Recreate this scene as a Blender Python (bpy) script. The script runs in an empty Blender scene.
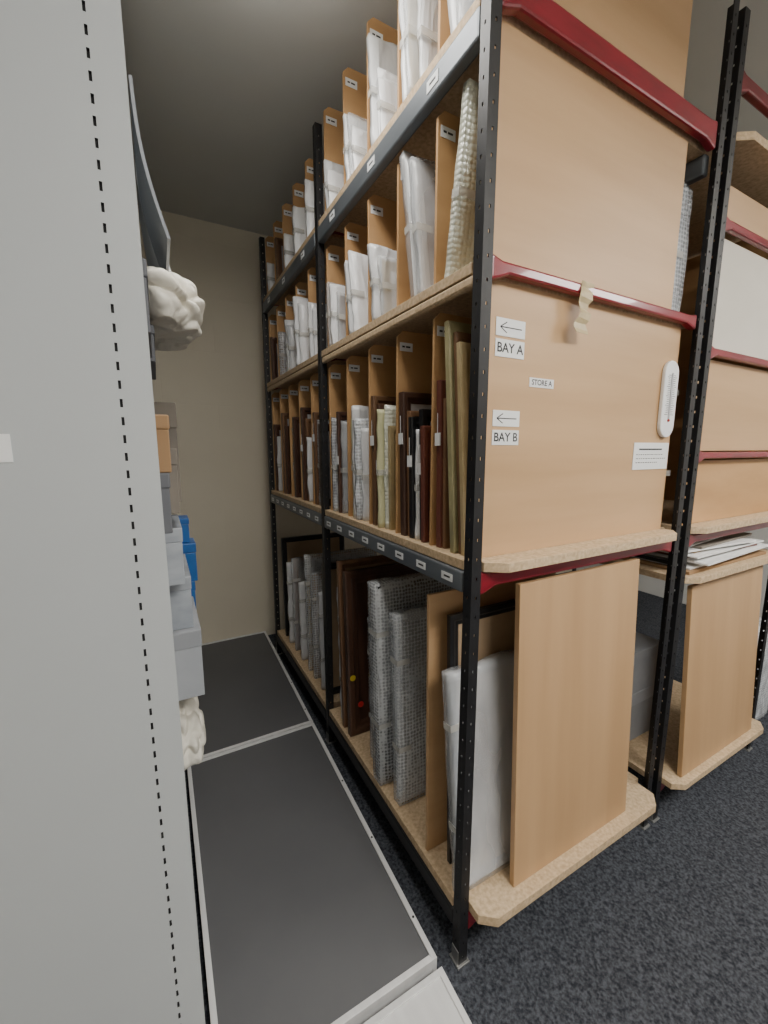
import bpy, bmesh, math, random
from mathutils import Vector, noise, Matrix
random.seed(7)
COL = bpy.context.scene.collection

# ---------------------------------------------------------------- materials
def M(name, c1, c2=None, rough=.6, metal=0.0, scale=(6,6,6), detail=4, bump=0.0, bscale=60, vor=0, spec=.5, coat=0.0, lo=.3, hi=.7, emit=0, crease=0, cdist=.012, vary=0, film=None):
    m = bpy.data.materials.new(name); m.use_nodes = True
    n = m.node_tree.nodes; l = m.node_tree.links
    b = n['Principled BSDF']
    b.inputs['Roughness'].default_value = rough
    b.inputs['Metallic'].default_value = metal
    b.inputs['Specular IOR Level'].default_value = spec
    b.inputs['Coat Weight'].default_value = coat
    if c2 is None: c2 = tuple(v*.86 for v in c1)
    tc = n.new('ShaderNodeTexCoord'); oi = n.new('ShaderNodeObjectInfo')
    vm = n.new('ShaderNodeVectorMath'); vm.operation = 'ADD'
    sc = n.new('ShaderNodeMath'); sc.operation = 'MULTIPLY'; sc.inputs[1].default_value = 17.0
    l.new(oi.outputs['Random'], sc.inputs[0])
    l.new(tc.outputs['Object'], vm.inputs[0]); l.new(sc.outputs[0], vm.inputs[1])
    mp = n.new('ShaderNodeMapping'); mp.inputs['Scale'].default_value = scale
    l.new(vm.outputs[0], mp.inputs['Vector'])
    ns = n.new('ShaderNodeTexNoise'); ns.inputs['Scale'].default_value = 1.0; ns.inputs['Detail'].default_value = detail
    l.new(mp.outputs[0], ns.inputs['Vector'])
    cr = n.new('ShaderNodeValToRGB')
    cr.color_ramp.elements[0].position = lo; cr.color_ramp.elements[0].color = (*c2, 1)
    cr.color_ramp.elements[1].position = hi; cr.color_ramp.elements[1].color = (*c1, 1)
    l.new(ns.outputs['Fac'], cr.inputs[0]); col=cr.outputs[0]
    if vary:
        hs=n.new('ShaderNodeHueSaturation'); mr=n.new('ShaderNodeMapRange'); mr.inputs['To Min'].default_value=1-vary; mr.inputs['To Max'].default_value=1+vary*.4
        l.new(oi.outputs['Random'],mr.inputs['Value']); l.new(mr.outputs[0],hs.inputs['Value']); l.new(col,hs.inputs['Color']); col=hs.outputs[0]
    l.new(col, b.inputs['Base Color'])
    if emit:
        l.new(col, b.inputs['Emission Color']); b.inputs['Emission Strength'].default_value = emit
    last=None
    if crease:
        mp2=n.new('ShaderNodeMapping'); mp2.inputs['Scale'].default_value=(crease*1.6,crease*1.6,crease*.55); mp2.inputs['Rotation'].default_value=(.15,.35,0)
        l.new(vm.outputs[0],mp2.inputs['Vector'])
        t=n.new('ShaderNodeTexNoise'); t.inputs['Scale'].default_value=1; t.inputs['Detail'].default_value=2.5; t.inputs['Distortion'].default_value=.8
        l.new(mp2.outputs[0],t.inputs['Vector'])
        a1=n.new('ShaderNodeMath'); a1.operation='SUBTRACT'; a1.inputs[1].default_value=.5; l.new(t.outputs['Fac'],a1.inputs[0])
        a2=n.new('ShaderNodeMath'); a2.operation='ABSOLUTE'; l.new(a1.outputs[0],a2.inputs[0])
        a3=n.new('ShaderNodeMath'); a3.operation='SUBTRACT'; a3.inputs[0].default_value=1; l.new(a2.outputs[0],a3.inputs[1])
        bp = n.new('ShaderNodeBump'); bp.inputs['Strength'].default_value = 1; bp.inputs['Distance'].default_value = cdist*3
        l.new(a3.outputs[0],bp.inputs['Height']); last=bp
    if bump:
        bp = n.new('ShaderNodeBump'); bp.inputs['Strength'].default_value = bump; bp.inputs['Distance'].default_value = .004
        if vor:
            t = n.new('ShaderNodeTexVoronoi'); t.inputs['Scale'].default_value = vor; t.inputs['Randomness'].default_value=.25
            l.new(tc.outputs['Object'], t.inputs['Vector']); inv = n.new('ShaderNodeMath'); inv.operation = 'SUBTRACT'; inv.inputs[0].default_value = 1
            l.new(t.outputs['Distance'], inv.inputs[1]); l.new(inv.outputs[0], bp.inputs['Height'])
        else:
            t = n.new('ShaderNodeTexNoise'); t.inputs['Scale'].default_value = bscale; t.inputs['Detail'].default_value = 3
            l.new(vm.outputs[0], t.inputs['Vector']); l.new(t.outputs['Fac'], bp.inputs['Height'])
        if last: l.new(last.outputs[0], bp.inputs['Normal'])
        last=bp
    if last: l.new(last.outputs[0], b.inputs['Normal'])
    if film:   # see-through plastic film: opacity range driven by the crumple noise
        tr=n.new('ShaderNodeBsdfTransparent'); mx=n.new('ShaderNodeMixShader'); mr=n.new('ShaderNodeMapRange')
        mr.inputs['From Min'].default_value=.3; mr.inputs['From Max'].default_value=.7
        mr.inputs['To Min'].default_value=film[0]; mr.inputs['To Max'].default_value=film[1]
        l.new(ns.outputs['Fac'],mr.inputs['Value']); fac=mr.outputs[0]
        if vor:    # the blister walls are more opaque than the blister tops
            r2=n.new('ShaderNodeMapRange'); r2.inputs['From Min'].default_value=.3; r2.inputs['From Max'].default_value=.55
            r2.inputs['To Min'].default_value=0; r2.inputs['To Max'].default_value=.35
            vt=[q for q in n if q.bl_idname=='ShaderNodeTexVoronoi'][0]
            l.new(vt.outputs['Distance'],r2.inputs['Value']); ad=n.new('ShaderNodeMath'); ad.operation='ADD'; ad.use_clamp=True
            l.new(fac,ad.inputs[0]); l.new(r2.outputs[0],ad.inputs[1]); fac=ad.outputs[0]
        l.new(fac,mx.inputs[0])
        l.new(tr.outputs[0],mx.inputs[1]); l.new(b.outputs[0],mx.inputs[2])
        l.new(mx.outputs[0],n['Material Output'].inputs['Surface'])
    return m

ply   = M('plywood', (.58,.37,.20), (.49,.305,.155), rough=.45, scale=(1.0,4,11), detail=9, bump=.05)
plyH  = M('plywood_pale', (.56,.355,.19), (.46,.285,.145), rough=.5, scale=(9,9,.8), detail=9)
plyD  = M('plywood_divider', (.58,.345,.16), (.46,.26,.11), rough=.6, scale=(2,2,9), detail=6)
plyC  = M('painted_board_cream', (.66,.62,.55), (.60,.56,.49), rough=.6, scale=(2,4,4))
chip  = M('chipboard', (.66,.50,.32), (.45,.32,.19), rough=.75, scale=(90,90,90), detail=3, bump=.15, bscale=200)
black = M('black_steel', (.012,.012,.014), (.008,.008,.009), rough=.45, scale=(20,20,20))
red   = M('red_enamel', (.26,.009,.022), (.17,.006,.014), rough=.28, scale=(8,30,30), coat=.3)
grey  = M('grey_steel_beam', (.20,.22,.24), (.12,.135,.15), rough=.42, metal=.4, scale=(12,3,12))
foot  = M('foot_steel',(.35,.35,.34),rough=.4,metal=.7)
panelm= M('light_grey_steel', (.47,.495,.51), (.44,.465,.48), rough=.42, scale=(2,2,2), bump=.03, bscale=700)
dark  = M('dark_slot', (.02,.02,.022), rough=.8)
wallm = M('cream_painted_wall', (.74,.68,.55), (.69,.63,.50), rough=.7, scale=(1.5,1.5,1.5), bump=.12, bscale=25)
wallw = M('white_painted_wall', (.74,.74,.72), (.70,.70,.68), rough=.7, scale=(1.5,1.5,1.5))
ceilm = M('ceiling_paint', (.68,.68,.64), (.63,.63,.59), rough=.8, scale=(1.2,1.2,1.2))
carpet= M('carpet', (.100,.107,.123), (.024,.027,.034), rough=.95, scale=(120,120,120), detail=5, bump=.9, bscale=260, lo=.34, hi=.70, spec=.1)
rubber= M('charcoal_vinyl', (.125,.127,.133), (.108,.110,.116), rough=.5, scale=(3,3,3), bump=.12, bscale=600)
alu   = M('aluminium', (.80,.80,.80), (.70,.70,.70), rough=.4, metal=.1, scale=(30,3,3))
white = M('white_paper', (.84,.84,.83), (.78,.78,.78), rough=.65, scale=(9,9,9), bump=.3, bscale=22)
wrapw = M('white_tissue_wrap', (.88,.88,.88), (.76,.77,.79), rough=.35, scale=(8,8,4), detail=5, bump=.2, bscale=40, coat=.3, crease=5, cdist=.010, vary=.28)
film  = M('polythene_film', (.86,.88,.90), (.80,.82,.85), rough=.16, scale=(5,5,2), detail=2, coat=.5, crease=4, cdist=.014, film=(.22,.48))
bubble= M('bubble_wrap', (.84,.87,.90), (.74,.77,.80), rough=.14, scale=(4,4,3), detail=1.5, bump=1.0, vor=75, coat=.6, crease=5, cdist=.014, film=(.16,.42))
bubbleO=M('layered_bubble_wrap', (.84,.87,.90), (.60,.63,.67), rough=.14, scale=(5,5,4), detail=2, bump=1.0, vor=75, coat=.7, crease=6, cdist=.016, film=(.4,.75))
bubbleY=M('bubble_wrap_greenish', (.80,.81,.70), (.66,.68,.56), rough=.2, scale=(6,6,5), detail=2, bump=1.0, vor=75, coat=.5, crease=5, cdist=.012)
yelp  = M('yellowish_paper', (.70,.68,.42), (.52,.51,.29), rough=.6, scale=(9,9,6), bump=.3, bscale=18, crease=6, cdist=.006)
brown = M('dark_brown_wood', (.11,.052,.032), (.060,.028,.018), rough=.4, scale=(20,20,3))
midbr = M('mid_brown_wood', (.26,.14,.07), (.17,.085,.045), rough=.45, scale=(20,20,3), vary=.4)
redbr = M('mahogany_wood', (.19,.06,.038), (.12,.035,.024), rough=.4, scale=(20,20,3))
gold  = M('gilt_wood', (.62,.50,.28), (.42,.32,.16), rough=.35, metal=.2, scale=(20,20,10))
olive = M('olive_gilt_wood', (.46,.42,.23), (.30,.27,.14), rough=.35, metal=.1, scale=(20,20,10))
blkfr = M('black_lacquer', (.014,.014,.015), rough=.3)
backm = M('brown_backing_card', (.40,.29,.18), (.32,.22,.13), rough=.8)
pict  = M('muted_print', (.56,.55,.55), (.34,.33,.34), rough=.2, scale=(9,9,2.5), detail=3, coat=.5, lo=.35, hi=.6)
lblm  = M('label_white', (.84,.85,.85), (.80,.81,.82), rough=.5)
kraftt= M('brown_tag_card', (.50,.36,.20), (.44,.31,.17), rough=.7)
ink   = M('ink', (.03,.03,.035), rough=.6)
inkb  = M('thermometer_red', (.4,.04,.03), rough=.5)
tapem = M('masking_tape', (.62,.50,.29), (.50,.39,.20), rough=.35, scale=(20,20,6), bump=.4, bscale=40, film=(.7,.95))
cleart= M('clear_tape', (.78,.77,.72), rough=.15, coat=.6, film=(.35,.55))
cloth = M('cream_cloth', (.88,.85,.76), (.78,.74,.64), rough=.55, scale=(6,6,6), bump=.2, bscale=30, crease=7, cdist=.008)
gbox  = M('grey_archive_card', (.42,.44,.47), (.36,.38,.41), rough=.75, vary=.25)
lbox  = M('translucent_plastic_box', (.46,.49,.53), (.30,.33,.37), rough=.25, coat=.4, scale=(9,9,16), vary=.2)
dgbox = M('dark_grey_card', (.13,.135,.15), rough=.7)
bluem = M('blue_plastic', (.02,.15,.46), (.015,.10,.34), rough=.3)
kraft = M('brown_kraft_card', (.36,.22,.11), (.28,.165,.08), rough=.8)
mud   = M('grey_brown_card', (.25,.22,.18), (.17,.15,.13), rough=.8)
reddot= M('red_sticker', (.75,.03,.03), rough=.5)
yeldot= M('yellow_sticker', (.75,.55,.04), rough=.5)
glow  = M('lamp_diffuser', (1,.97,.92), (1,.97,.92), rough=.5, emit=3)

# ---------------------------------------------------------------- helpers
def thing(name, loc, label, category, group=None, rot=(0,0,0)):
    e = bpy.data.objects.new(name, None); e.empty_display_size = .05
    e.location = loc; e.rotation_euler = rot; COL.objects.link(e)
    e['label'] = label; e['category'] = category
    if group: e['group'] = group
    return e

def finish(name, bm, mats, parent=None, bevel=0, smooth=False, world=True, label=None, loc=None, rot=None, solid=0):
    bmesh.ops.recalc_face_normals(bm, faces=bm.faces)
    vs = [v.co for v in bm.verts]
    c = Vector([(min(v[i] for v in vs)+max(v[i] for v in vs))/2 for i in range(3)])
    bmesh.ops.translate(bm, verts=bm.verts, vec=-c)
    me = bpy.data.meshes.new(name); bm.to_mesh(me); bm.free()
    for m in (mats if isinstance(mats,(list,tuple)) else [mats]): me.materials.append(m)
    if smooth:
        for p in me.polygons: p.use_smooth = True
    ob = bpy.data.objects.new(name, me); COL.objects.link(ob)
    if parent is not None:
        ob.parent = parent
        if world:
            pl = parent.location.copy(); q = parent.parent
            while q is not None: pl += q.location; q = q.parent
            ob.location = c-pl
        else: ob.location = c
    else: ob.location = c
    if loc is not None: ob.location = loc
    if rot is not None: ob.rotation_euler = rot
    if solid:
        s = ob.modifiers.new('solid','SOLIDIFY'); s.thickness = solid; s.offset = 0
    if bevel:
        b = ob.modifiers.new('bevel','BEVEL'); b.width = bevel; b.segments = 2; b.limit_method = 'ANGLE'
    if label: ob['label'] = label
    return ob

def abox(bm, x0,x1,y0,y1,z0,z1, mi=0):
    v = [bm.verts.new((x,y,z)) for x in (x0,x1) for y in (y0,y1) for z in (z0,z1)]
    for q in ((0,1,3,2),(4,6,7,5),(0,4,5,1),(2,3,7,6),(0,2,6,4),(1,5,7,3)):
        f = bm.faces.new([v[i] for i in q]); f.material_index = mi

def box(name, x0,x1,y0,y1,z0,z1, mat, parent=None, bevel=.0015, **k):
    bm = bmesh.new(); abox(bm,x0,x1,y0,y1,z0,z1); return finish(name,bm,mat,parent,bevel,**k)

def aprism(bm, pts, z0, z1, mi=0):
    a = [bm.verts.new((x,y,z0)) for x,y in pts]; b = [bm.verts.new((x,y,z1)) for x,y in pts]
    f = bm.faces.new(a[::-1]); f.material_index = mi; f = bm.faces.new(b); f.material_index = mi
    for i in range(len(pts)):
        j = (i+1)%len(pts); f = bm.faces.new((a[i],a[j],b[j],b[i])); f.material_index = mi

def prism(name, pts, z0, z1, mat, parent=None, bevel=.001, **k):
    bm = bmesh.new(); aprism(bm,pts,z0,z1); return finish(name,bm,mat,parent,bevel,**k)

def atext(bm, s, size, cx, y, cz, mi, shear=0):
    cu = bpy.data.curves.new('txt','FONT'); cu.body = s; cu.size = size; cu.align_x='CENTER'; cu.align_y='CENTER'; cu.shear = shear
    cu.offset=size*.018
    ob = bpy.data.objects.new('txt',cu); COL.objects.link(ob)
    dg = bpy.context.evaluated_depsgraph_get(); dg.update()
    me = ob.evaluated_get(dg).to_mesh()
    vs = [bm.verts.new((cx+v.co.x, y, cz+v.co.y)) for v in me.vertices]
    for p in me.polygons:
        try:
            f = bm.faces.new([vs[i] for i in p.vertices]); f.material_index = mi
        except ValueError: pass
    ob.evaluated_get(dg).to_mesh_clear()
    bpy.data.objects.remove(ob); bpy.data.curves.remove(cu)

def astroke(bm, x0,z0,x1,z1,w,y,mi):
    d = Vector((x1-x0,z1-z0)); n = Vector((-d.y,d.x)).normalized()*w/2
    vs = [bm.verts.new((px,y,pz)) for px,pz in ((x0+n.x,z0+n.y),(x1+n.x,z1+n.y),(x1-n.x,z1-n.y),(x0-n.x,z0-n.y))]
    f = bm.faces.new(vs); f.material_index = mi

# ---------------------------------------------------------------- room shell
def struct(o): o['kind']='structure'; return o
XL,XR,YB,YF,H = -1.7,4.4,-2.6,3.22,3.0
struct(box('floor', XL,XR,YB,YF,-.1,0, carpet, bevel=0))
struct(box('ceiling', XL,XR,YB,YF,H,H+.1, ceilm, bevel=0))
struct(box('wall_left', XL-.1,XL,YB,YF,0,H, wallm, bevel=0))
struct(box('wall_right', XR,XR+.1,YB,YF,0,H, wallw, bevel=0))
struct(box('wall_back', XL,XR,YB-.1,YB,0,H, wallw, bevel=0))
bm = bmesh.new(); abox(bm, XL,XR,YF,YF+.1,0,H)
bh=.36
z=0; r=0
while z < H-.001:
    z1=min(z+bh,H); x=XL-(.35 if r%2 else 0)
    while x < XR:
        a=max(x+.0015,XL); b=min(x+.70-.0015,XR)
        if b>a: abox(bm,a,b,YF-.0018,YF,z+.0015,z1-.0015)
        x+=.70
    z=z1; r+=1
struct(finish('wall_front',bm,wallm,None,.0008))
struct(box('baseboard_front', XL,.60,YF-.016,YF-.004,0,.045, alu, bevel=.001))

# ---------------------------------------------------------------- floor boards in the aisle
def edgeX(y): return .600+(y-.77)*.0225
def floor_board(y0,y1,mat,label,grp=None):
    t = thing('floor_board',(.3,(y0+y1)/2,0),label,'floor panel',grp)
    s=.016
    prism('panel_top',[(.012+s,y0+s),(edgeX(y0)-s,y0+s),(edgeX(y1)-s,y1-s),(.012+s,y1-s)],0,.048,mat,t)
    prism('edge_strip',[(edgeX(y0)-s,y0),(edgeX(y0),y0),(edgeX(y1),y1),(edgeX(y1)-s,y1)],0,.052,alu,t,label='aluminium edge strip')
    prism('edge_strip',[(.012,y0),(.012+s,y0),(.012+s,y1),(.012,y1)],0,.052,alu,t,label='aluminium edge strip')
    prism('edge_strip',[(.012+s,y0),(edgeX(y0)-s,y0),(edgeX(y0)-s,y0+s),(.012+s,y0+s)],0,.052,alu,t,label='aluminium edge strip')
    prism('edge_strip',[(.012+s,y1-s),(edgeX(y1)-s,y1-s),(edgeX(y1)-s,y1),(.012+s,y1)],0,.052,alu,t,label='aluminium edge strip')
    for yy in [y0+.12+i*.3 for i in range(int((y1-y0)/.3))]:
        bm=bmesh.new(); bmesh.ops.create_cone(bm,cap_ends=True,segments=12,radius1=.0035,radius2=.003,depth=.002,matrix=Matrix.Translation((edgeX(yy)-.008,yy,.053)))
        finish('screw',bm,dark,t)
floor_board(.785,1.94,rubber,'charcoal vinyl raised floor board with aluminium edging beside the picture rack','aisle floor boards')
floor_board(1.950,3.195,rubber,'charcoal vinyl raised floor board with aluminium edging at the end wall','aisle floor boards')
floor_board(.15,.762,alu,'pale metal floor board at the aisle entrance',"aisle floor boards")

# ---------------------------------------------------------------- rack parts
def post(parent, x, y, h, dx=1, dy=1, w=.029):
    bm = bmesh.new(); pitch=.05; n=int(h/pitch)
    def strip(f):
        cols=[0,w*.42,w*.58,w]; zs=[0]
        for i in range(n): zs += [i*pitch+.021, i*pitch+.029]
        zs.append(h)
        g=[[bm.verts.new(f(c,z)) for c in cols] for z in zs]
        for j in range(len(zs)-1):
            for i in range(3):
                if i==1 and j%2==1: continue
                bm.faces.new((g[j][i],g[j][i+1],g[j+1][i+1],g[j+1][i]))
    strip(lambda c,z:(x+dx*c,y,z)); strip(lambda c,z:(x,y+dy*c,z))
    bmesh.ops.remove_doubles(bm,verts=bm.verts,dist=.0001)
    finish('post',bm,black,parent,0,solid=.003)
    bm=bmesh.new(); a0,a1=sorted((x-dx*.008,x+dx*(w+.006))); b0,b1=sorted((y-dy*.008,y+dy*(w+.006)))
    abox(bm,a0,a1,b0,b1,.0,.006); abox(bm,*sorted((x-dx*.004,x-dx*.001)),*sorted((y,y+dy*w)),.006,.05)
    finish('foot_plate',bm,foot,parent,.001)

def red_beam(parent, x0,x1,y,z0,z1, th=.024):
    bm=bmesh.new(); e=.035; m=(z0+z1)/2; hh=(z1-z0)/2
    prof=[(x0,m-hh-.018),(x0+e*.4,m-hh-.016),(x0+e*1.6,m-hh),(x1-e*1.6,m-hh),(x1-e*.4,m-hh-.012),(x1,m-hh-.014),
          (x1,m+hh+.006),(x1-e,m+hh),(x0+e,m+hh),(x0,m+hh+.010)]
    a=[bm.verts.new((p,y,q)) for p,q in prof]; b=[bm.verts.new((p,y+th,q)) for p,q in prof]
    bm.faces.new(a); bm.faces.new(b[::-1])
    for i in range(len(prof)):
        j=(i+1)%len(prof); bm.faces.new((a[i],a[j],b[j],b[i]))
    return finish('cross_beam',bm,red,parent,.006,label='dark red enamelled cross beam')

def side_beam(parent,x,y0,y1,z0,z1,mat=None,tags=0,th=.03):
    b=box('side_beam',x,x+th,y0,y1,z0,z1,mat or grey,parent,.006)
    for i in range(tags):
        yy=y0+(i+.5)*(y1-y0)/tags
        bm=bmesh.new(); abox(bm,x-.0016,x-.0003,yy-.024,yy+.024,z0+.018,z1-.018); 
        abox(bm,x-.002,x-.0016,yy-.014,yy+.012,(z0+z1)/2-.002,(z0+z1)/2+.003,1)
        finish('label_tag',bm,[lblm,ink],b)
    return b

RA = thing('storage_rack',(1.14,1.82,0),'tall black-post picture rack with plywood dividers and red cross beams','storage rack')
YS=[.765,1.815,2.865]; X0,X1=.664,1.62
for i,y in enumerate(YS):
    post(RA,X0,y,2.82,1,1); post(RA,X1,y,2.82,-1,1)
ZB=.19; ZM=1.215; ZU=1.925; ZT=2.45
for y in YS:
    xa,xb = X0+.032, X1-.032
    red_beam(RA,xa,xb,y+.004,1.145,1.180)
    red_beam(RA,xa,xb,y+.004,1.900,1.928)
    red_beam(RA,xa,xb,y+.004,2.430,2.488)
    red_beam(RA,xa,xb,y+.004,.115,.150)
for k in (0,1):
    y0,y1=YS[k]+.034,YS[k+1]-.004
    side_beam(RA,X0-.002,y0,y1,.105,.158,black)
    side_beam(RA,X0-.002,y0,y1,1.130,1.187,grey,tags=8)
    side_beam(RA,X0-.002,y0,y1,2.362,2.424,grey,tags=3)
    side_beam(RA,X0+.004,y0,y1,1.872,1.897,chip,tags=0,th=.02)
    for z0,z1 in ((.105,.158),(1.130,1.187),(2.362,2.424)):
        side_beam(RA,X1-.03,y0,y1,z0,z1,grey)
def shelf_poly(yn, ye, ch=.06, xl=.668, xr=1.60):
    return [(xl,.806),(.703,.806),(.703,yn+ch*.75),(.703+ch,yn),(1.575-ch,yn),(1.575,yn+ch*.75),(1.575,.806),(xr,.806),(xr,ye),(xl,ye)]
prism('shelf',shelf_poly(.70,1.812,.045),.160,ZB,chip,RA,label='chipboard base shelf with cut corner')
prism('shelf',[(.668,1.856),(1.60,1.856),(1.60,2.86),(.668,2.86)],.160,ZB,chip,RA,label='chipboard base shelf')
prism('shelf',shelf_poly(.728,1.812,.05),1.190,ZM,chip,RA,label='chipboard shelf with cut corners')
prism('shelf',[(.668,1.856),(1.60,1.856),(1.60,2.86),(.668,2.86)],1.190,ZM,chip,RA,label='chipboard shelf')
for y0,y1 in ((.806,1.812),(1.856,2.86)):
    box('shelf',.668,1.60,y0,y1,1.900,ZU,chip,RA); box('shelf',.668,1.60,y0,y1,2.427,ZT,chip,RA)

pLow=box('end_panel',.706,1.560,.800,.812,ZM,1.898,ply,RA,label='plywood end panel with signs')
pUp =box('end_panel',.706,1.490,.800,.812,ZU,2.424,ply,RA,label='plywood end panel')
pTop=box('end_panel',.706,1.470,.815,.827,ZT,2.90,ply,RA,label='plywood end panel')

def sign(txt,cx,cz,w,h,size,arrow=False,parent=pLow):
    bm=bmesh.new(); y=.7990
    abox(bm,cx-w/2,cx+w/2,y-.0006,y+.0008,cz-h/2,cz+h/2)
    if arrow:
        astroke(bm,cx-w*.36,cz,cx+w*.38,cz,.0026,y-.0010,1)
        astroke(bm,cx-w*.36,cz,cx-w*.14,cz+h*.30,.0026,y-.0010,1)
        astroke(bm,cx-w*.36,cz,cx-w*.14,cz-h*.30,.0026,y-.0010,1)
    else: atext(bm,txt,size,cx,y-.0010,cz,1)
    return finish('sign_label',bm,[lblm,ink],parent,0)
sign('',.792,1.794,.098,.042,0,True); sign('BAY A',.792,1.745,.098,.042,.032)
sign('STORE A',.912,1.671,.092,.024,.0195)
sign('',.790,1.575,.092,.040,0,True); sign('BAY B',.790,1.527,.092,.038,.031)
bm=bmesh.new(); cx,cz,w,h=1.452,1.474,.20,.088
abox(bm,cx-w/2,cx+w/2,.7976,.7995,cz-h/2,cz+h/2)
abox(bm,cx-.072,cx+.06,.7970,.7976,cz+.020,cz+.025,1)
for i,(a,b) in enumerate(((-.085,.07),(-.085,.082),(-.085,.03))):
    x=cx+a
    while x<cx+b:
        l_=random.uniform(.005,.012); abox(bm,x,x+l_,.7970,.7976,cz+.004-i*.013,cz+.0062-i*.013,1); x+=l_+.005
finish('notice_sheet',bm,[lblm,ink],pLow,0,label='white printed notice')
bm=bmesh.new(); nseg=10; pv=None
for i in range(nseg+1):
    z=1.932-i*.0130; wob=.005*math.sin(i*1.3); wv=.027+.004*math.sin(i*.9)
    yy=.7645+.003*math.sin(i*1.7)
    a=bm.verts.new((1.030-i*.0015+wob-wv,yy,z)); b=bm.verts.new((1.030-i*.0015+wob+wv-.005*(i%3),yy+.004,z-.004*(i%2)))
    if pv: bm.faces.new((pv[0],pv[1],b,a))
    pv=(a,b)
finish('tape_strip',bm,tapem,pLow,0,solid=.001,label='yellowed see-through packing tape strip')

th=thing('thermometer',(1.514,.797,1.54),'white wall thermometer with a rounded case on the plywood panel','thermometer')
def rounded(cx,cz,w,h,y0,y1,seg=10):
    r=w/2; pts=[]
    for i in range(seg+1):
        a=math.pi*i/seg; pts.append((cx+r*math.cos(a),cz+h/2-r+r*math.sin(a)))
    for i in range(seg+1):
        a=math.pi+math.pi*i/seg; pts.append((cx+r*math.cos(a),cz-h/2+r+r*math.sin(a)))
    bm=bmesh.new(); a=[bm.verts.new((p,y0,q)) for p,q in pts]; b=[bm.verts.new((p,y1,q)) for p,q in pts]
    bm.faces.new(a); bm.faces.new(b[::-1])
    for i in range(len(pts)):
        j=(i+1)%len(pts); bm.faces.new((a[i],a[j],b[j],b[i]))
    return bm
finish('case',rounded(1.509,1.66,.080,.248,.786,.799),lblm,th,.003)
bm=rounded(1.509,1.67,.008,.15,.7835,.7858,6); finish('glass_tube',bm,M('glass_tube',(.5,.5,.52),rough=.1),th,0)
bm=bmesh.new(); bmesh.ops.create_uvsphere(bm,u_segments=12,v_segments=8,radius=.005,matrix=Matrix.Translation((1.509,.785,1.592))); finish('bulb',bm,inkb,th,smooth=True)
bm=bmesh.new()
for i in range(22):
    z=1.61+i*.006; l_=.012 if i%5 else .018
    abox(bm,1.517,1.517+l_,.7852,.7859,z,z+.0014); abox(bm,1.501-l_,1.501,.7852,.7859,z,z+.0014)
finish('scale_marks',bm,ink,th)

def divider(y,z0,z1,x0=.690,x1=1.56,parent=RA,tag=True):
    bm=bmesh.new(); c=.02
    pts=[(x0,z0),(x1,z0),(x1,z1),(x0+c,z1),(x0,z1-c)]
    a=[bm.verts.new((p,y-.0045,q)) for p,q in pts]; b=[bm.verts.new((p,y+.0045,q)) for p,q in pts]
    bm.faces.new(a); bm.faces.new(b[::-1])
    for i in range(5):
        j=(i+1)%5; bm.faces.new((a[i],a[j],b[j],b[i]))
    d=finish('divider',bm,plyD,parent,.001)
    if tag:
        bm=bmesh.new(); abox(bm,x0+.008,x0+.055,y-.0058,y-.0046,z1-.062,z1-.036)
        abox(bm,x0+.016,x0+.026,y-.0062,y-.0058,z1-.051,z1-.046,1); abox(bm,x0+.030,x0+.046,y-.0062,y-.0058,z1-.051,z1-.046,1)
        finish('divider_tag',bm,[lblm,ink],d)
DA=[.985,1.185,1.385,1.585,1.785]; DB=[2.035,2.235,2.435,2.635,2.835]
for y in DA+DB:
    divider(y,ZM,1.868); divider(y,ZU,2.355); divider(y,ZT,2.82+(.05 if y<1.8 else 0))

# ---------------------------------------------------------------- contents
def slab(w,h,t,amp,seed,cuts=(14,24)):
    bm=bmesh.new(); nx,nz=cuts
    def P(i,j,s):
        x=-w/2+w*i/nx; z=h*j/nz; e=min(i,nx-i,1)*min(j,nz-j,1)
        n1=noise.noise(Vector((x*7+seed,z*5,seed*.7+s*3)))+.5*(1-2*abs(noise.noise(Vector((x*16+seed,z*9,seed+s*5)))))
        y=s*(t/2*(1.0 if e else .75)) + s*amp*n1*(1.0 if e else .4)
        if i==0: x+=-.003+.006*noise.noise(Vector((z*14,seed,1)))
        zz=max(0,z+(amp*2.2*noise.noise(Vector((x*14,seed,7+s))) if j==nz else 0))
        return Vector((x,y,zz))
    g={}
    for s in (-1,1):
        for i in range(nx+1):
            for j in range(nz+1): g[s,i,j]=bm.verts.new(P(i,j,s))
        for i in range(nx):
            for j in range(nz):
                q=[g[s,i,j],g[s,i+1,j],g[s,i+1,j+1],g[s,i,j+1]]
                bm.faces.new(q if s<0 else q[::-1])
    for i in range(nx):
        for j in (0,nz): bm.faces.new((g[-1,i,j],g[-1,i+1,j],g[1,i+1,j],g[1,i,j]))
    for j in range(nz):
        for i in (0,nx): bm.faces.new((g[-1,i,j],g[-1,i,j+1],g[1,i,j+1],g[1,i,j]))
    return bm

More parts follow.
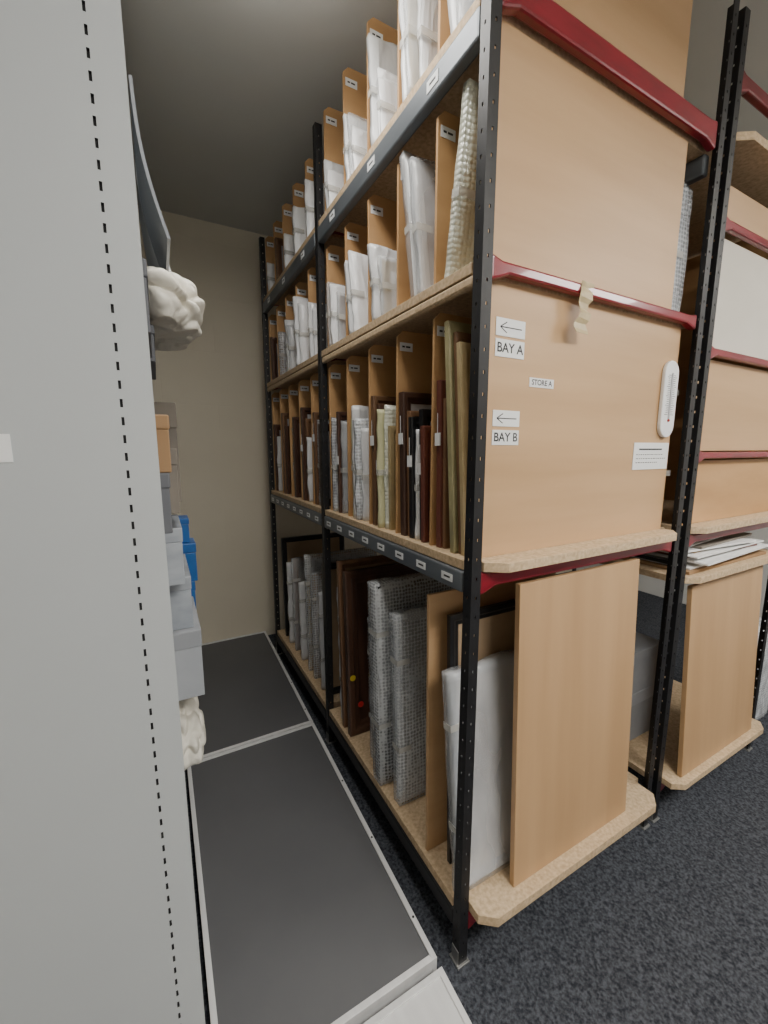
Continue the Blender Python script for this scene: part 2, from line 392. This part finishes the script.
LAB={'W':'flat picture wrapped in white tissue paper','B':'flat picture wrapped in clear bubble wrap','P':'framed picture in thin clear polythene',
     'G':'flat picture in greenish bubble wrap','Y':'flat picture wrapped in yellowish paper','Q':'picture in layered clear bubble wrap'}
WM={'W':wrapw,'B':bubble,'G':bubbleY,'Y':yelp,'P':film,'Q':bubbleO}
def ring(bm,w,h,t,rw,z0=0):
    prof=[(0,t/2),(0,-t*.42),(rw*.12,-t/2),(rw*.45,-t/2),(rw*.62,-t*.28),(rw*.85,-t*.24),(rw,-t*.12),(rw,t/2)]
    loops=[]
    for ins,y in prof:
        loops.append([bm.verts.new((sx*(w/2-ins),y,z0+zz)) for sx,zz in ((-1,ins),(1,ins),(1,h-ins),(-1,h-ins))])
    for a in range(len(loops)):
        A=loops[a];B=loops[(a+1)%len(loops)]
        for i in range(4):
            j=(i+1)%4; bm.faces.new((A[i],A[j],B[j],B[i]))
def wrapped(kind,loc,w,h,t,ang,grp,where,inner=None,face=None):
    e=thing('wrapped_picture',loc,LAB[kind]+' '+where,'wrapped picture',grp,(ang,0,0))
    amp=.0065 if t>.02 else .003
    if kind in 'PB': amp*=.8
    bm=slab(w,h,t,amp,random.uniform(0,90))
    finish('wrapping',bm,WM[kind],e,0,smooth=True,world=False)
    if kind in 'PBQ':
        ti=max(.004,t-.018); m=inner or random.choice([brown,blkfr,white,midbr,backm,gold]); f=face or random.choice([backm,pict,white,mud])
        bm=bmesh.new(); ring(bm,w-.016,h-.016,ti,.03 if w>.15 else w*.2,.006); finish('frame_moulding',bm,m,e,0,world=False)
        bm=bmesh.new(); abox(bm,-w/2+.026 if w>.15 else -w*.35,w/2-.026 if w>.15 else w*.35,-ti*.08,ti*.15,.03,h-.034); finish('picture_sheet',bm,f,e,0,world=False)
    for zz in ((h*.45,) if h<.5 else (h*.3,h*.75)):
        bm=bmesh.new(); abox(bm,-w/2-.006,-w/2+.045,-t/2-.007,-t/2-.0055,zz,zz+.02); abox(bm,-w/2-.0075,-w/2-.006,-t/2-.007,t*.3,zz,zz+.02)
        finish('tape',bm,cleart,e,0,world=False,label='clear packing tape')
    return e
FM={'K':(blkfr,'black lacquered'),'D':(brown,'dark brown wooden'),'M':(midbr,'mid-brown wooden'),'R':(redbr,'reddish mahogany'),'O':(gold,'gilt wooden'),'L':(plyH,'pale wooden'),'E':(white,'white painted'),'V':(olive,'olive-gilt wooden')}
def frame(kind,loc,w,h,t,ang,grp,where,tag=False,face=None,rw=.035):
    m,desc=FM[kind]
    e=thing('picture_frame',loc,f'{desc} picture frame {where}','picture frame',grp,(ang,0,0))
    bm=bmesh.new(); rw=min(rw,w*.25); ring(bm,w,h,t,rw)
    finish('frame_moulding',bm,m,e,.0006,world=False)
    bm=bmesh.new(); abox(bm,-w/2+rw*.7,w/2-rw*.7,-t*.08,t*.15,rw*.7,h-rw*.7); finish('picture_sheet',bm,face or pict,e,0,world=False)
    if tag:
        hh=h*random.uniform(.45,.7); tm=random.choice([lblm,lblm,kraftt])
        bm=bmesh.new(); abox(bm,-w/2-.006,-w/2-.002,-.012,.010,hh,hh+.035); abox(bm,-w/2-.004,-w/2-.003,-.001,.001,hh+.035,hh+.09)
        finish('string_tag',bm,tm,e,0,world=False)
    return e

def pack(z,yb,items,deg,grp,where):
    a=math.radians(deg); s=math.sin(abs(a)); c=math.cos(a); prev=None
    for it in items:
        k,h,t,w,xf=it[:5]; o=it[5] if len(it)>5 else {}
        lift=t/2*s+.0006
        sp=t/2/c+(.007 if k in LAB else .002)
        if deg>=0:
            y = yb-.007-h*s-sp if prev is None else prev-sp
        else:
            y = yb-.007-sp if prev is None else prev-sp
        prev=y-sp
        loc=(xf+w/2,y,z+lift)
        if k in LAB: wrapped(k,loc,w,h,t,-a,grp,where,**o)
        else: frame(k,loc,w,h,t,-a,grp,where,**o)

g='pictures in the middle tier'; wh='on the middle rack shelf'
T={'tag':True}
pack(ZM,.982,[('R',.47,.020,.40,.695,T),('M',.42,.012,.38,.700)],1.5,g,wh)
pack(ZM,.946,[('V',.615,.018,.5,.690,{'face':backm,'rw':.05}),('M',.585,.012,.5,.702,{'face':backm}),('O',.555,.014,.5,.698,{'face':plyD,'rw':.05})],4.6,g,wh)
pack(ZM,1.180,[('D',.46,.026,.4,.69,T),('M',.40,.018,.4,.70),('K',.38,.020,.42,.692,T),('W',.34,.010,.4,.70),('K',.40,.018,.36,.70,T),('R',.35,.016,.4,.69)],2,g,wh)
pack(ZM,1.380,[('M',.47,.022,.42,.69,T),('D',.44,.020,.4,.70,T),('Y',.42,.014,.4,.685),('G',.43,.014,.4,.70),('O',.36,.014,.4,.70)],1.5,g,wh)
pack(ZM,1.580,[('Y',.43,.012,.4,.70),('W',.45,.016,.4,.69),('Q',.40,.026,.4,.685,{'inner':white,'face':white}),('W',.36,.010,.4,.70)],1.5,g,wh)
pack(ZM,1.780,[('Q',.42,.024,.4,.69,{'inner':midbr,'face':backm}),('W',.38,.014,.4,.70),('D',.44,.018,.4,.69,T),('P',.40,.022,.4,.70,{'inner':lbox,'face':pict})],1,g,wh)
for i,(yd,its) in enumerate(zip(DB,([('M',.46,.03,.4,.69,T),('B',.42,.03,.4,.70),('D',.40,.02,.4,.69)],
        [('D',.50,.03,.4,.69,T),('M',.44,.025,.4,.70),('W',.34,.012,.4,.70)],[('B',.40,.03,.4,.70),('D',.46,.03,.4,.69)],
        [('M',.50,.03,.4,.69),('D',.42,.03,.4,.70)],[('D',.44,.03,.4,.69),('W',.36,.02,.4,.70)]))):
    pack(ZM,yd-.005,its,1.5,g,wh)
g='pictures in the upper tier'; wh='on the upper rack shelf'
pack(ZU,.972,[('G',.425,.028,.42,.70)],-9,g,wh)
pack(ZU,1.178,[('P',.42,.026,.36,.686,{'inner':white,'face':white}),('P',.385,.024,.36,.684,{'inner':white,'face':pict})],9,g,wh)
pack(ZU,1.376,[('W',.25,.03,.4,.68),('P',.20,.022,.4,.69,{'inner':gold,'face':white})],7,g,wh)
pack(ZU,1.576,[('W',.27,.022,.4,.676),('W',.30,.012,.4,.68)],9,g,wh)
pack(ZU,1.776,[('P',.26,.03,.4,.676,{'inner':backm,'face':white}),('W',.24,.02,.4,.675),('P',.20,.022,.4,.69,{'inner':midbr,'face':white})],5,g,wh)
for yd,its in zip(DB,([('W',.26,.02,.4,.68),('W',.22,.02,.4,.69)],[('W',.34,.03,.4,.67),('W',.3,.02,.4,.68)],[('W',.28,.03,.4,.68),('P',.24,.024,.4,.68)],[('B',.26,.03,.4,.69)],[('D',.28,.03,.4,.69)])):
    pack(ZU,yd-.005,its,4,g,wh)
g='pictures in the top tier'; wh='on the top rack shelf'
for yd,its in zip(DA,([('W',.34,.026,.4,.69),('P',.28,.024,.4,.68,{'inner':white,'face':white}),('W',.30,.016,.4,.70)],[('W',.32,.02,.4,.68),('P',.30,.024,.4,.67,{'inner':gold,'face':white}),('W',.26,.016,.4,.69)],
                      [('W',.34,.024,.4,.68),('W',.22,.012,.4,.69),('W',.17,.012,.4,.68)],[('W',.24,.02,.4,.68),('P',.22,.022,.4,.68,{'inner':white}),('W',.16,.01,.4,.68)],[('W',.20,.02,.4,.68),('W',.15,.01,.4,.68)])):
    pack(ZT,yd-.005,its,5,g,wh)
for yd,its in zip(DB,([('W',.26,.02,.4,.68)],[('W',.24,.03,.4,.68)],[('W',.2,.02,.4,.69)],[('M',.26,.03,.4,.69)],[('W',.2,.02,.4,.69)])):
    pack(ZT,yd-.005,its,4,g,wh)

g='pictures on the base shelf'; wh='on the base rack shelf'
def board(x0,x1,y,z,h,t,deg,mat,label):
    bm=bmesh.new(); abox(bm,-(x1-x0)/2,(x1-x0)/2,-t/2,t/2,0,h)
    o=finish('plywood_board',bm,mat,None,.0015)
    a=math.radians(deg); R=Matrix.Rotation(-a,3,'X'); c=R@Vector((0,0,h/2))
    o.location=Vector(((x0+x1)/2,y,z+t/2*math.sin(abs(a))))+c; o.rotation_euler=(-a,0,0)
    o['label']=label; o['category']='plywood board'; return o
board(.846,1.405,.748,ZB,.94,.018,2.2,plyH,'large plain plywood board leaning at the rack end')
wrapped('P',(.902,.806,ZB+.005),.44,.67,.034,math.radians(-7),g,'leaning by the post',inner=lbox,face=pict)
frame('K',(1.00,.894,ZB+.002),.56,.82,.016,math.radians(-2.2),g,'with card backing on the base shelf',face=backm)
board(.682,1.24,.964,ZB,.875,.012,1,ply,'plywood sheet standing upright on the base shelf')
wrapped('B',(.94,1.165,ZB+.003),.50,.73,.055,math.radians(-3),g,wh,inner=gbox,face=lbox)
wrapped('B',(.92,1.290,ZB+.003),.50,.81,.075,math.radians(-3),g,wh,inner=blkfr,face=dgbox)
wrapped('B',(.96,1.41,ZB+.003),.50,.62,.04,math.radians(-2),g,wh,inner=blkfr,face=mud)
frame('D',(.93,1.585,ZB+.002),.50,.77,.03,math.radians(-3),g,wh,face=brown,rw=.06)
frame('M',(.93,1.655,ZB+.002),.50,.80,.025,math.radians(-3),g,wh,face=backm)
wrapped('W',(.93,1.72,ZB+.002),.46,.66,.02,math.radians(-2),g,wh)
for y,k,h in ((1.93,'K',.72),(2.0,'W',.55),(2.12,'B',.62),(2.22,'B',.7),(2.36,'W',.5),(2.5,'P',.62),(2.62,'W',.55),(2.74,'K',.7)):
    if k in LAB: wrapped(k,(.93,y,ZB+.002),.46,h,.03,math.radians(-2),g,wh)
    else: frame(k,(.93,y,ZB+.002),.46,h,.03,math.radians(-2),g,wh,face=backm)
par=[o for o in bpy.data.objects if o.name.startswith('picture_frame') and abs(o.location.y-1.585)<.001][0]
for (x,z,m,lb) in ((.735,.335,reddot,'round red sticker'),(.70,.47,yeldot,'round yellow sticker')):
    bm=bmesh.new(); bmesh.ops.create_cone(bm,cap_ends=True,segments=20,radius1=.014,radius2=.014,depth=.001,matrix=Matrix.Rotation(math.pi/2,4,'X'))
    bmesh.ops.translate(bm,verts=bm.verts,vec=(x-.93,-.0165,z-ZB))
    finish('sticker',bm,m,par,0,world=False,label=lb)
def abox_thing(name,x0,x1,y0,y1,z0,z1,mat,label,cat,grp=None,lid=.25):
    t=thing(name,((x0+x1)/2,(y0+y1)/2,z0),label,cat,grp)
    hz=z1-z0
    box('box_base',x0+.002,x1-.002,y0+.002,y1-.002,z0,z1-hz*lid,mat,t,.002); box('lid',x0,x1,y0,y1,z1-hz*lid,z1,mat,t,.003)
    return t
abox_thing('archive_box',1.30,1.57,1.00,1.32,ZB+.001,.42,gbox,'grey card archive box on the base shelf','box','grey archive boxes on the rack')
abox_thing('archive_box',1.30,1.57,1.02,1.32,.4205,.60,gbox,'grey card archive box stacked on another','box','grey archive boxes on the rack')
wrapped('Q',(1.545,.842,ZU+.001),.080,.41,.045,0,'pictures in the upper tier','beside the end panel',inner=lbox,face=gbox)
wrapped('Q',(1.577,.838,ZM+.001),.018,.62,.035,0,'pictures in the middle tier','beside the end panel',inner=white,face=white)
t=thing('paper_roll',(1.53,.90,ZT),'white paper roll lying on the top shelf','paper roll')
bm=bmesh.new(); seg=24; A=[]
for (rr,yy) in ((.030,.81),(.030,.97),(.014,.97),(.014,.81)):
    A.append([bm.verts.new((1.53+rr*math.cos(2*math.pi*k/seg),yy,ZT+.031+rr*math.sin(2*math.pi*k/seg))) for k in range(seg)])
for a in range(4):
    for k in range(seg):
        j=(k+1)%seg; bm.faces.new((A[a][k],A[a][j],A[(a+1)%4][j],A[(a+1)%4][k]))
finish('roll',bm,white,t,0)

# ---------------------------------------------------------------- second rack
RB=thing('storage_rack',(2.09,1.3,0),'black-post storage rack with red beams holding flat boards','storage rack')
BX0,BX1=1.660,2.52
for y in (.765,1.815): post(RB,BX0,y,2.82,1,1); post(RB,BX1,y,2.82,-1,1)
for z0,z1 in ((.125,.158),(1.150,1.180),(1.462,1.486),(1.820,1.845),(2.225,2.252),(2.63,2.67)):
    red_beam(RB,BX0+.032,BX1-.032,.769,z0,z1)
    red_beam(RB,BX0+.032,BX1-.032,1.819,z0,z1)
for z in (.16,1.0,1.19,2.47):
    yn=.70 if z<.5 else .735
    prism('shelf',[(1.665,.806),(1.694,.806),(1.694,yn+.03),(1.74,yn),(2.43,yn),(2.48,yn+.03),(2.48,.806),(2.51,.806),(2.51,1.81),(1.665,1.81)],z,z+.025,chip,RB,label='chipboard shelf')
box('end_panel',1.70,2.46,.800,.812,1.216,1.455,plyD,RB)
box('end_panel',1.70,2.46,.800,.812,1.490,1.815,ply,RB)
box('end_panel',1.74,2.46,.800,.812,1.850,2.215,plyC,RB,label='cream painted board')
box('end_panel',1.76,2.46,.800,.812,2.256,2.38,ply,RB)
box('back_board',2.47,2.48,.83,1.80,1.216,2.46,plyD,RB)
board(1.76,2.37,.735,.186,.79,.018,3,plyH,'plain plywood board leaning at the end of the base shelf')
abox_thing('archive_box',1.71,1.98,.95,1.30,.186,.42,gbox,'grey card archive box behind the leaning board','box','grey archive boxes on the rack')
abox_thing('archive_box',1.71,1.98,.95,1.30,.4205,.62,gbox,'grey card archive box stacked on another','box','grey archive boxes on the rack')
zz=1.026
for i,(m,w,x0,t_,dy,rz) in enumerate(((kraft,.66,1.73,.012,0,0),(white,.60,1.75,.008,.02,.03),(blkfr,.60,1.74,.014,.05,-.02),(white,.62,1.77,.008,-.02,.05),(redbr,.54,1.80,.014,.03,-.06),
                                (white,.60,1.76,.006,0,.02),(backm,.5,1.8,.010,.05,.08),(white,.52,1.74,.006,.01,-.08),(mud,.5,1.83,.010,.03,.05),(white,.48,1.78,.006,.06,.10))):
    o=box('mounted_print',x0,x0+w,.77+dy,1.28,zz,zz+t_,m,None,.001,rot=(0,0,rz)); zz+=t_+.0006
    o['label']=('white','brown','dark')[0 if m is white else 1 if m in(kraft,backm,redbr,mud) else 2]+' mounted print lying flat in a stack on the shelf'; o['category']='mounted print'; o['group']='flat prints stacked on the shelf'
wrapped('Q',(2.79,.90,0.004),.26,.56,.14,math.radians(-2),None,'standing on the carpet',inner=white,face=white)

# ---------------------------------------------------------------- mobile shelving on the other side of the aisle
MS=thing('mobile_shelving',(-.45,1.85,0),'light grey steel mobile shelving bay with slotted end panel','shelving unit')
bm=bmesh.new(); PY=.700
cols=[-1.30,-.0420,-.0384,-.004,0.0]; zs=[0]
n=int(2.95/.025)
for i in range(n): zs+= [i*.025+.007,i*.025+.0185]
zs.append(2.96)
g_=[[bm.verts.new((c,PY,z)) for c in cols] for z in zs]
for j in range(len(zs)-1):
    for i in range(4):
        if i==1 and j%2==1:
            ins=[bm.verts.new((v.co.x,PY+.004,v.co.z)) for v in (g_[j][1],g_[j][2],g_[j+1][2],g_[j+1][1])]
            f=bm.faces.new(ins); f.material_index=1
            o4=(g_[j][1],g_[j][2],g_[j+1][2],g_[j+1][1])
            for k in range(4):
                f=bm.faces.new((o4[k],o4[(k+1)%4],ins[(k+1)%4],ins[k])); f.material_index=1
        else: bm.faces.new((g_[j][i],g_[j][i+1],g_[j+1][i+1],g_[j+1][i]))
fl=[bm.verts.new(p) for p in ((0,PY,0),(0,PY+.035,0),(0,PY+.035,2.96),(0,PY,2.96))]; bm.faces.new(fl)
fb=[bm.verts.new(p) for p in ((0,PY+.035,0),(-1.30,PY+.035,0),(-1.30,PY+.035,2.96),(0,PY+.035,2.96))]; bm.faces.new(fb)
bmesh.ops.remove_doubles(bm,verts=bm.verts,dist=.00005)
ep=finish('end_panel',bm,[panelm,dark],MS,0,label='light grey perforated-edge steel end panel')
box('label_tag',-.215,-.165,.6985,.6998,1.482,1.518,lblm,ep,0)
for yy in (1.62,2.38,3.10): box('upright',-.035,-.002,yy,yy+.03,0,2.9,panelm,MS)
box('back_sheet',-.90,-.895,.74,3.13,0.05,2.9,panelm,MS,0)
SH=[.05,.42,.80,1.34,1.68,1.92,2.45,2.9]
for z in SH: box('shelf',-.89,-.004,.74,3.13,z-.02,z,panelm,MS,.001)

def drape(name,mat,loc,size,seed,label,cat,bottom=-.75):
    bm=bmesh.new(); bmesh.ops.create_icosphere(bm,subdivisions=6,radius=1)
    for v in bm.verts:
        p=v.co.copy()
        n1=noise.noise(p*1.1+Vector((seed,0,0)))
        w=p.x*.5+p.y*2.2+p.z*1.6+1.4*noise.noise(p*1.3+Vector((0,seed,0)))
        f=abs(math.sin(w*2.1+seed)); f2=abs(math.sin((p.y*2.6-p.z*2.4)*1.7+2*noise.noise(p*1.7+Vector((seed,4,0)))))
        r=1+.34*n1+.18*f+.12*f2
        q=p*r; q.z=max(q.z,bottom+.06*math.sin(p.x*5+p.y*7))
        v.co=Vector((q.x*size[0],q.y*size[1],q.z*size[2]))
    o=finish(name,bm,mat,None,smooth=True); o.location=loc
    o['label']=label; o['category']=cat
    return o
drape('fabric_bundle',cloth,(.010,1.36,.655),(.046,.12,.100),3,'crumpled beige fabric bundle on the shelving','fabric')
drape('plastic_sheet',cloth,(.024,1.17,1.835),(.074,.16,.068),11,'crumpled cream plastic sheeting spilling off the shelf','plastic sheet')
gb='archive boxes on the mobile shelving'
abox_thing('archive_box',-.30,-.005,1.20,1.52,.421,.535,dgbox,'dark card box under the fabric bundle','box',gb)
abox_thing('archive_box',-.30,.070,1.20,1.50,.801,1.000,gbox,'light grey card archive box protruding from the shelf','box',gb)
abox_thing('storage_box',-.30,.055,1.22,1.50,1.001,1.15,lbox,'translucent grey plastic box stacked on another box','box',gb)
abox_thing('storage_box',-.30,.040,1.15,1.40,1.1505,1.30,lbox,'translucent grey plastic box stacked on another box','box',gb)
abox_thing('storage_crate',-.25,.095,1.80,1.95,.801,.96,bluem,'bright blue plastic crate on the shelf','crate','blue crates')
abox_thing('storage_crate',-.25,.108,1.80,1.92,.961,1.12,bluem,'bright blue plastic crate stacked on another','crate','blue crates')
abox_thing('storage_crate',-.25,.090,1.82,1.92,1.121,1.22,bluem,'bright blue plastic crate stacked on another','crate','blue crates')
abox_thing('archive_box',-.30,.006,.78,1.00,1.681,1.79,dgbox,'dark grey card box on the shelf','box',gb)
abox_thing('archive_box',-.30,.012,1.03,1.30,1.681,1.755,dgbox,'dark grey card box under the plastic sheeting','box',gb)
abox_thing('cardboard_box',-.30,.055,1.36,1.6,1.341,1.63,mud,'dull grey-brown cardboard box on the shelf','box',gb)
abox_thing('archive_box',-.30,.040,1.12,1.28,1.341,1.50,mud,'grey-brown card box on the shelf','box',gb)
abox_thing('archive_box',-.25,.016,.86,1.05,1.341,1.455,dgbox,'dark grey card box on the shelf','box',gb)
abox_thing('cardboard_box',-.25,.022,.86,.98,1.4555,1.56,kraft,'small brown cardboard box on the shelf','box',gb)
abox_thing('archive_box',-.30,.08,2.42,2.8,1.341,1.60,dgbox,'dark grey box on the shelf','box',gb)
def curved_board(name,y0,y1,z0,z1,xb,xt,mat,label):
    bm=bmesh.new(); N=8; g=[]
    for j in range(N+1):
        f=j/N; x=xb+(xt-xb)*f-.012*math.sin(f*math.pi); z=z0+(z1-z0)*f
        g.append([bm.verts.new((x,y0+(y1-y0)*k/2,z)) for k in range(3)])
    for j in range(N):
        for k in range(2): bm.faces.new((g[j][k],g[j][k+1],g[j+1][k+1],g[j+1][k]))
    o=finish(name,bm,mat,None,solid=.006); o['label']=label; o['category']='board'; o['group']='boards leaning on the mobile shelving'
curved_board('mount_board',1.02,1.28,1.925,2.20,.052,.006,gbox,'grey mount board leaning outward from the shelf')
curved_board('mount_board',1.32,1.9,1.925,2.34,.075,.006,white,'large off-white mount board leaning outward from the shelf')

# ---------------------------------------------------------------- lamps (unseen fittings, hung low so added uplights brighten the ceiling)
def lamp(x,y,w,d,power,up,drop=.30):
    zc=H-drop
    t=thing('unseen_ceiling_light',(x,y,zc),'unseen suspended fluorescent light with diffuser and added uplight','ceiling light','room ceiling lights')
    box('housing',x-w/2,x+w/2,y-d/2,y+d/2,zc,zc+.05,lblm,t,.003); box('diffuser',x-w/2+.01,x+w/2-.01,y-d/2+.01,y+d/2-.01,zc-.012,zc-.0005,glow,t,.002)
    for s in (-1,1): box('hanging_wire',x+s*w*.4-.001,x+s*w*.4+.001,y-.001,y+.001,zc+.0505,H-.0005,foot,t,0)
    for nm,e,zl,r in (('down',power,-.018,0),('up',up,.060,math.pi)):  # upward area light is an added fill for the ceiling and far wall
        L=bpy.data.lights.new('lamp_'+nm,'AREA'); L.shape='RECTANGLE'; L.size=w*.95; L.size_y=d*.95; L.energy=e; L.color=(1,.965,.91)
        o=bpy.data.objects.new('lamp_'+nm,L); o.location=(0,0,zl); o.rotation_euler=(r,0,0); o.parent=t; COL.objects.link(o)
lamp(.9,-.9,1.3,.35,56,30)
lamp(2.9,-.6,1.3,.35,43,22)
lamp(.33,1.0,.20,.8,11,6.5,.18)  # invented lamp above the aisle, out of view, added to brighten aisle and shelves
w=bpy.data.worlds.new('room_world'); bpy.context.scene.world=w; w.use_nodes=True
w.node_tree.nodes['Background'].inputs[0].default_value=(.8,.85,.9,1); w.node_tree.nodes['Background'].inputs[1].default_value=.1

# ---------------------------------------------------------------- camera
cam=bpy.data.cameras.new('camera'); cam.sensor_fit='HORIZONTAL'; cam.sensor_width=36; cam.lens=412/768*36; cam.clip_start=.02
co=bpy.data.objects.new('camera',cam); co.location=(0,0,1.5); co.rotation_euler=(math.radians(90-8.8),0,math.radians(-28.5)); COL.objects.link(co)
bpy.context.scene.camera=co
